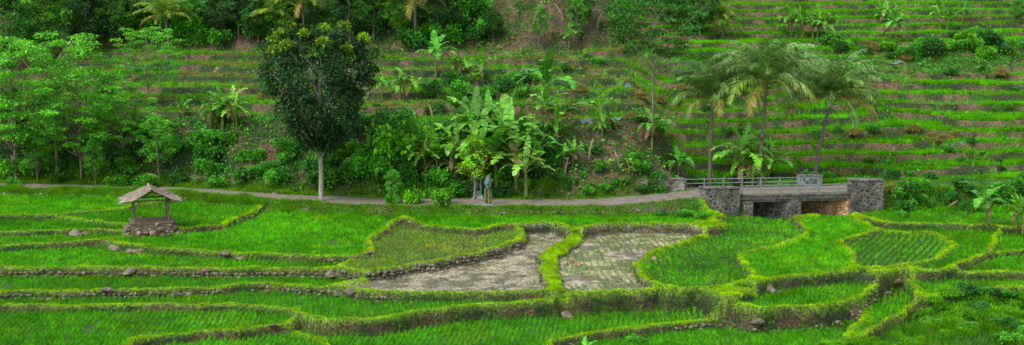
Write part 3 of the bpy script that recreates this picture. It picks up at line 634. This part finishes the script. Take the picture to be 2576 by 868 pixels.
wall([(1700,832),(1880,815),(2100,800),(2180,765),(2240,705)],'stone wall below the rice plot edge',2,.16,skip=.45)
wall([(1250,523),(1450,524),(1700,534)],'stone retaining wall below the road',2,.15)
wall([(450,585),(560,576),(625,548),(690,512)],'stone edged bank beside the shelter',1,.12,skip=.4)
wall([(0,490),(120,490),(260,488)],'rough stone bank below the path',2,.18)
wall([(920,650),(925,615),(985,560),(1010,545)],'stone edged bank beside a rice plot',1,.12,skip=.5)
wall([(820,660),(900,662),(940,650)],'small stone wall at the plot corner',2,.14,skip=.1)
wall([(700,499),(830,505),(960,512),(1010,520)],'low stones edging the road',1,.12,skip=.3)
# ---------------------------------------------------------------- shelter
q=place(372,594);S=obj('field_shelter',None,loc=(q[0],q[1]+.8,q[2]),rot=(0,0,.32),label='small weathered thatched field shelter on a stone base in the paddy',category='shelter');S.empty_display_size=.5
mb=MB()
for r in range(4):
    nk=[22,20,17,14][r]
    for k_ in range(nk):
        a=k_/nk*6.283+rng.random()*.3;sup=(abs(math.cos(a))**5+abs(math.sin(a))**5)**-.2
        rr=(1.5-.13*r+rng.normal()*.07)*sup;V,Fc=RV[rng.integers(6)];b_=rng.random()*3;R=np.array([[math.cos(b_),-math.sin(b_),0],[math.sin(b_),math.cos(b_),0],[0,0,1]])
        mb.add((V@R.T)*rng.uniform(.14,.34)+np.array([rr*math.cos(a),rr*.78*math.sin(a),.03+r*.19+rng.normal()*.03]),Fc)
obj('stone_base',mb.mesh('stone_base',surf('base_stone_material',[(.3,(.045,.04,.025)),(.5,(.15,.12,.085)),(.7,(.32,.26,.20))],3.2,bd=.1)),parent=S)
mb=MB();prism(mb,[(-1.15,-.9),(1.15,-.9),(1.15,.9),(-1.15,.9)],-.2,.74)
for k_ in range(10):
    y0=-.95+k_*.19;prism(mb,[(-1.2,y0),(1.2,y0+rng.normal()*.01),(1.2,y0+.165),(-1.2,y0+.165)],.745,.79+rng.random()*.02)
obj('floor',mb.mesh('floor',M_wood),parent=S)
for sx_ in(-1,1):
    for sy_ in(-1,1):
        mb=MB();tube(mb,[(sx_*.95,sy_*.72,.7),(sx_*.93,sy_*.73,1.3),(sx_*.96,sy_*.72,2.04)],[.055,.05,.045],8,(.3,.25,.2));obj('post',mb.mesh('post',M_wood,True),parent=S)
RH=2.66;RD=.66
mb=MB()
for sy_ in(-1,1): tube(mb,[(-1.3,sy_*.72,2.02),(1.3,sy_*.72,2.02)],.045,6)
for sx_ in(-1,1): tube(mb,[(sx_*.95,-1.1,2.06),(sx_*.95,1.1,2.06)],.045,6)
tube(mb,[(0,-1.1,RH-.09),(0,1.1,RH-.09)],.045,6)
for sy_ in(-1,0,1):
    for sx_ in(-1,1): tube(mb,[(0,sy_*.98,RH-.09),(sx_*1.45,sy_*.98,RH-.09-RD*.87)],.035,6)
for sx_ in(-1,1): tube(mb,[(sx_*.95,-.72,1.6),(sx_*.6,-.72,2.02)],.03,5)
obj('roof_frame',mb.mesh('roof_frame',M_wood,True),parent=S)
mb=MB()
for sx_ in(-1,1):
    n=20;m_=14;uu,vv=np.meshgrid(np.linspace(0,1,m_),np.linspace(-1.25,1.25,n))
    sag=-.08*np.sin(uu*np.pi)+.10*(vn(uu*6+sx_*9,vv*4,5)-.5)
    xx=sx_*uu*(1.66+.24*(vn(vv*5,vv*0,7+sx_)-.5));z_=RH-uu*RD+sag;y_=vv*(1+.10*(vn(uu*7,vv*0,3)-.5))
    V=np.stack([xx,y_,z_],-1).reshape(-1,3);i_=np.arange(n-1)[:,None]*m_;j_=np.arange(m_-1)[None]
    f_=np.stack([i_+j_,i_+j_+1,i_+m_+j_+1,i_+m_+j_],-1).reshape(-1,4);mb.add(V,f_);mb.add(V-np.array([0,0,.06]),f_[:,::-1])
    N_=420;u=rng.random(N_);v=rng.uniform(-1.25,1.25,N_);b=np.stack([sx_*u*1.6,v,RH+.01-u*RD-.06*np.sin(u*np.pi)],1)
    d=unit(np.array([sx_*1.75,0,-.76])+rng.normal(size=(N_,3))*.12);Lh=rng.uniform(.1,.28,N_)[:,None]
    w_=np.array([0,.02,0]);V=np.stack([b-w_,b+w_,b+d*Lh],1).reshape(-1,3);mb.add(V,np.arange(3*N_).reshape(N_,3))
tube(mb,[(0,-1.27,RH+.02),(0,-.5,RH),(0,.5,RH+.02),(0,1.27,RH+.03)],.07,7)
for yv in(-.95,-.3,.3,.9):
    for sx_ in(-1,1): tube(mb,[(-sx_*.05,yv,RH+.07),(sx_*1.4,yv+.05,RH+.05-RD*.84)],.025,5)
obj('thatch_roof',mb.mesh('thatch_roof',M_thatch),parent=S)
# ---------------------------------------------------------------- bridge
B=obj('stone_bridge',None,loc=(NL[0],NL[1],-1.2),label='short masonry road bridge with pale railings over a gully',category='bridge');B.empty_display_size=.5
OFF=np.array([NL[0],NL[1],-1.2])
def bchild(name,mb,mat,**kw): 
    mb.v=[v-OFF for v in mb.v];return obj(name,mb.mesh(name,mat),parent=B,**kw)
def bp(a,s): return tuple(NL+ax_*a+sk_*s)
mb=MB();prism(mb,[bp(-.02,-.04),bp(1.02,-.04),bp(1.02,1.04),bp(-.02,1.04)],.12,.37);
prism(mb,[bp(-.02,-.07),bp(1.02,-.07),bp(1.02,.0),bp(-.02,.0)],.372,.45);prism(mb,[bp(-.02,1.0),bp(1.02,1.0),bp(1.02,1.07),bp(-.02,1.07)],.372,.45)
bchild('deck',mb,M_conc)
mb=MB()
for a0 in(.14,.3,.58,.8): prism(mb,[bp(a0,.1),bp(a0+.03,.1),bp(a0+.03,.9),bp(a0,.9)],-.06,.118)
prism(mb,[bp(.13,.0),bp(.92,.0),bp(.92,.07),bp(.13,.07)],-.05,.117)
bchild('girder',mb,M_conc)
mb=MB();prism(mb,[bp(-.03,-.02),bp(.12,-.02),bp(.09,1.02),bp(-.03,1.02)],-2,.115)
prism(mb,[bp(.0,-.14),bp(.06,-.14),bp(.06,-.025),bp(.0,-.025)],-2,.0)
bchild('abutment',mb,M_mas)
mb=MB();prism(mb,[bp(.93,-.02),bp(1.03,-.02),bp(1.03,1.02),bp(.93,1.02)],-2,.115);bchild('abutment',mb,M_mast,label='tan stone abutment')
mb=MB();prism(mb,[bp(.42,-.03),bp(.52,-.03),bp(.52,1.0),bp(.42,1.0)],-2,.113);bchild('pier',mb,M_mas)
def pillar(x0,x1,y0,th,z0,z1,mat,sk=-.2,cp_=.08):
    mb=MB();prism(mb,[(x0,y0),(x1,y0+.08),(x1+sk,y0+.08+th),(x0+sk,y0+th)],z0,z1-cp_)
    o=bchild('parapet',mb,mat)
    mb=MB();prism(mb,[(x0-.05,y0-.05),(x1+.05,y0+.03),(x1+sk+.05,y0+.13+th),(x0+sk-.05,y0+th+.05)],z1-cp_,z1)
    bchild('parapet_cap',mb,M_conc)
    return o
pillar(12.1,14.2,88.1,.6,-1.6,.98,M_mas,-.35)
pillar(21.6,23.45,89.1,.7,-1.9,1.32,M_mas,-.35)
pillar(8.3,11.1,91.1,.6,-.3,1.08,M_masl,-.1,.05)
pillar(18.8,20.3,92.65,.4,-.2,1.12,M_white,-.1)
mb=MB()
for k_ in range(11):
    x0=18.9+k_*.125;pp=[(x0+rng.uniform(-.03,.1),92.64,rng.uniform(.6,.98)) for _ in range(4)];tube(mb,pp,.018,4)
bchild('graffiti',mb,M_paint)
for s_,a0,a1,np_ in((-.035,.01,1.0,7),(1.035,.0,.99,7)):
    mb=MB();A0=np.array(bp(a0,s_));A1=np.array(bp(a1,s_))
    for k_ in range(np_):
        c=A0+(A1-A0)*k_/(np_-1);zt=1.08+rng.normal()*.01
        prism(mb,[(c[0]-.05,c[1]-.05),(c[0]+.05,c[1]-.05),(c[0]+.05,c[1]+.05),(c[0]-.05,c[1]+.05)],.45,zt)
    for zz_ in(.74,1.0): tube(mb,[(A0[0],A0[1],zz_),(A1[0],A1[1],zz_)],.036,6)
    bchild('railing',mb,M_rail)
# ---------------------------------------------------------------- statues
q=place(1228,519);S=obj('carved_statue',None,loc=q,label='green and gold bamboo-shaped statue with teal carved head on white plinth',category='statue');S.empty_display_size=.3
mb=MB();prism(mb,[(-.42,-.3),(.42,-.3),(.42,.3),(-.42,.3)],-.1,.06);prism(mb,[(-.34,-.24),(.34,-.24),(.34,.24),(-.34,.24)],.06,.16);obj('plinth',mb.mesh('plinth',M_white),parent=S)
mb=MB()
for k_,x in enumerate((-.17,-.055,.06,.17)):
    y=.04*((k_%2)*2-1);hh=[1.1,1.25,1.2,1.05][k_];zz_=np.linspace(.12,hh,16);tube(mb,[(x,y,z) for z in zz_],[.065+.012*((i%4)==0) for i in range(16)],8)
obj('bamboo_column',mb.mesh('bamboo_column',M_bamboo,True),parent=S)
mb=MB();th=np.linspace(0,1,14)
tube(mb,[(0,0,1.1+.76*u) for u in th],[.08+.13*math.sin(math.pi*min(1,u*.9+.1))**.6*(1 if u>.2 else .8) for u in th],12)
tube(mb,[(-.03,-.19,1.62),(0,-.27,1.47),(.0,-.2,1.38)],[.03,.05,.035],6)
for sx_ in(-1,1):
    tube(mb,[(sx_*.05,-.19,1.6),(sx_*.1,-.2,1.62),(sx_*.14,-.15,1.58)],[.02,.035,.02],6);tube(mb,[(sx_*.2,0,1.64),(sx_*.23,0,1.5),(sx_*.2,0,1.34)],[.02,.04,.02],6)
tube(mb,[(-.08,-.19,1.28),(0,-.22,1.25),(.08,-.19,1.28)],[.02,.03,.02],6)
tube(mb,[(0,0,1.80),(.04,0,1.9),(-.02,0,1.97)],[.14,.1,.02],8)
obj('carved_head',mb.mesh('carved_head',M_teal,True),parent=S)
q=place(1203,503);S=obj('carved_statue',None,loc=q,label='dark carved post with ring ornament on stepped white pedestal',category='statue');S.empty_display_size=.3
mb=MB();prism(mb,[(-.42,-.3),(.42,-.3),(.42,.3),(-.42,.3)],-.1,.12);prism(mb,[(-.32,-.24),(.32,-.24),(.32,.24),(-.32,.24)],.12,.3);obj('plinth',mb.mesh('plinth',M_white),parent=S)
mb=MB();prism(mb,[(-.22,-.08),(-.12,-.08),(-.12,.08),(-.22,.08)],.3,1.35);prism(mb,[(.12,-.08),(.22,-.08),(.22,.08),(.12,.08)],.3,1.35);prism(mb,[(-.25,-.1),(.25,-.1),(.25,.1),(-.25,.1)],1.35,1.45);prism(mb,[(-.12,-.05),(.12,-.05),(.12,.05),(-.12,.05)],.3,.6)
obj('post_frame',mb.mesh('post_frame',M_teal),parent=S)
mb=MB();a=np.linspace(0,2*np.pi,22);tube(mb,[(.11*math.cos(t_),-.03,.92+.16*math.sin(t_)) for t_ in a],.03,6);obj('ring_ornament',mb.mesh('ring_ornament',M_white,True),parent=S)
# ---------------------------------------------------------------- plastic sheets
for (x,y,w) in [(1470,308,50),(1560,300,35),(1490,256,35),(1575,222,35),(2260,158,40),(2400,360,45),(1310,187,35)]:
    q=place(x,y);L_=pxm(q,w);mb=MB();n=12;uu=np.linspace(-.5,.5,n);rows=[]
    for v in(-.10,-.04,.02,.08):
        px=q[0]+uu*L_;py=q[1]+v+.1*np.sin(uu*9);rows.append(np.stack([px-q[0],py-q[1],samp(Z,px,py)-q[2]+.06+.05*(vn(px*3,py*3,3))],1))
    V=np.stack(rows,0).reshape(-1,3);mb.add(V,[[r*n+c,r*n+c+1,r*n+n+c+1,r*n+n+c] for r in range(3) for c in range(n-1)])
    obj('plastic_sheet',mb.mesh('plastic_sheet',M_plastic),loc=q,label='pale blue-grey plastic mulch sheet on a terrace edge',category='plastic sheet',group='plastic sheets on the terraces')
for (x,y,dx,h) in [(490,120,15,60),(265,410,-30,40),(1090,300,-10,35),(20,455,20,60),(45,460,-15,70),(720,330,6,60),(2380,525,30,20),(1340,60,20,45),(1420,50,-25,40),(1500,70,15,40),(1480,400,12,50),(1560,420,-15,40),(1420,440,10,45)]:
    q=place(x,y);mb=MB();k_=q[1]/F;tube(mb,[(0,0,-.2),(dx*k_*.4,0,h*k_*.5),(dx*k_,.1,h*k_)],[.09,.07,.04],7,(.24,.19,.14));tube(mb,[(dx*k_*.4,0,h*k_*.5),(dx*k_*.4+.3,0,h*k_*.7)],[.05,.02],5,(.22,.18,.13))
    obj('dead_trunk',mb.mesh('dead_trunk',M_bark,True),loc=q,label='pale leaning dead trunk on the slope',category='dead tree',group='dead trunks on the slope')
# ---------------------------------------------------------------- light & camera
w=bpy.data.worlds.new('World');scene.world=w;w.use_nodes=True;nt=w.node_tree;bg=nt.nodes['Background']
sky=nt.nodes.new('ShaderNodeTexSky');sky.sky_type='NISHITA';sky.sun_disc=False;sky.dust_density=2
EL,AZ=math.radians(52),math.radians(-130)
sky.sun_elevation=EL;sky.sun_rotation=AZ
hs=nt.nodes.new('ShaderNodeHueSaturation');hs.inputs['Saturation'].default_value=.25;hs.inputs['Value'].default_value=2.0
nt.links.new(sky.outputs[0],hs.inputs['Color']);nt.links.new(hs.outputs[0],bg.inputs[0]);bg.inputs[1].default_value=.15
sl=bpy.data.lights.new('sun','SUN');sl.energy=2.3;sl.angle=math.radians(9);sl.color=(1,.96,.88)
so=bpy.data.objects.new('sun',sl);COL.objects.link(so)
dv=Vector((math.sin(AZ)*math.cos(EL),math.cos(AZ)*math.cos(EL),math.sin(EL)));so.rotation_euler=dv.to_track_quat('Z','Y').to_euler();so.location=(0,80,40)
cam=bpy.data.cameras.new('camera');cam.lens=36*F/2576;cam.sensor_width=36;cam.clip_end=3000;cam.clip_start=.5
co=bpy.data.objects.new('camera',cam);COL.objects.link(co);co.location=(0,0,H);co.rotation_euler=(math.pi/2-P,0,0);scene.camera=co
scene.view_settings.view_transform='Standard';scene.view_settings.look='None';scene.view_settings.exposure=0
print('done')
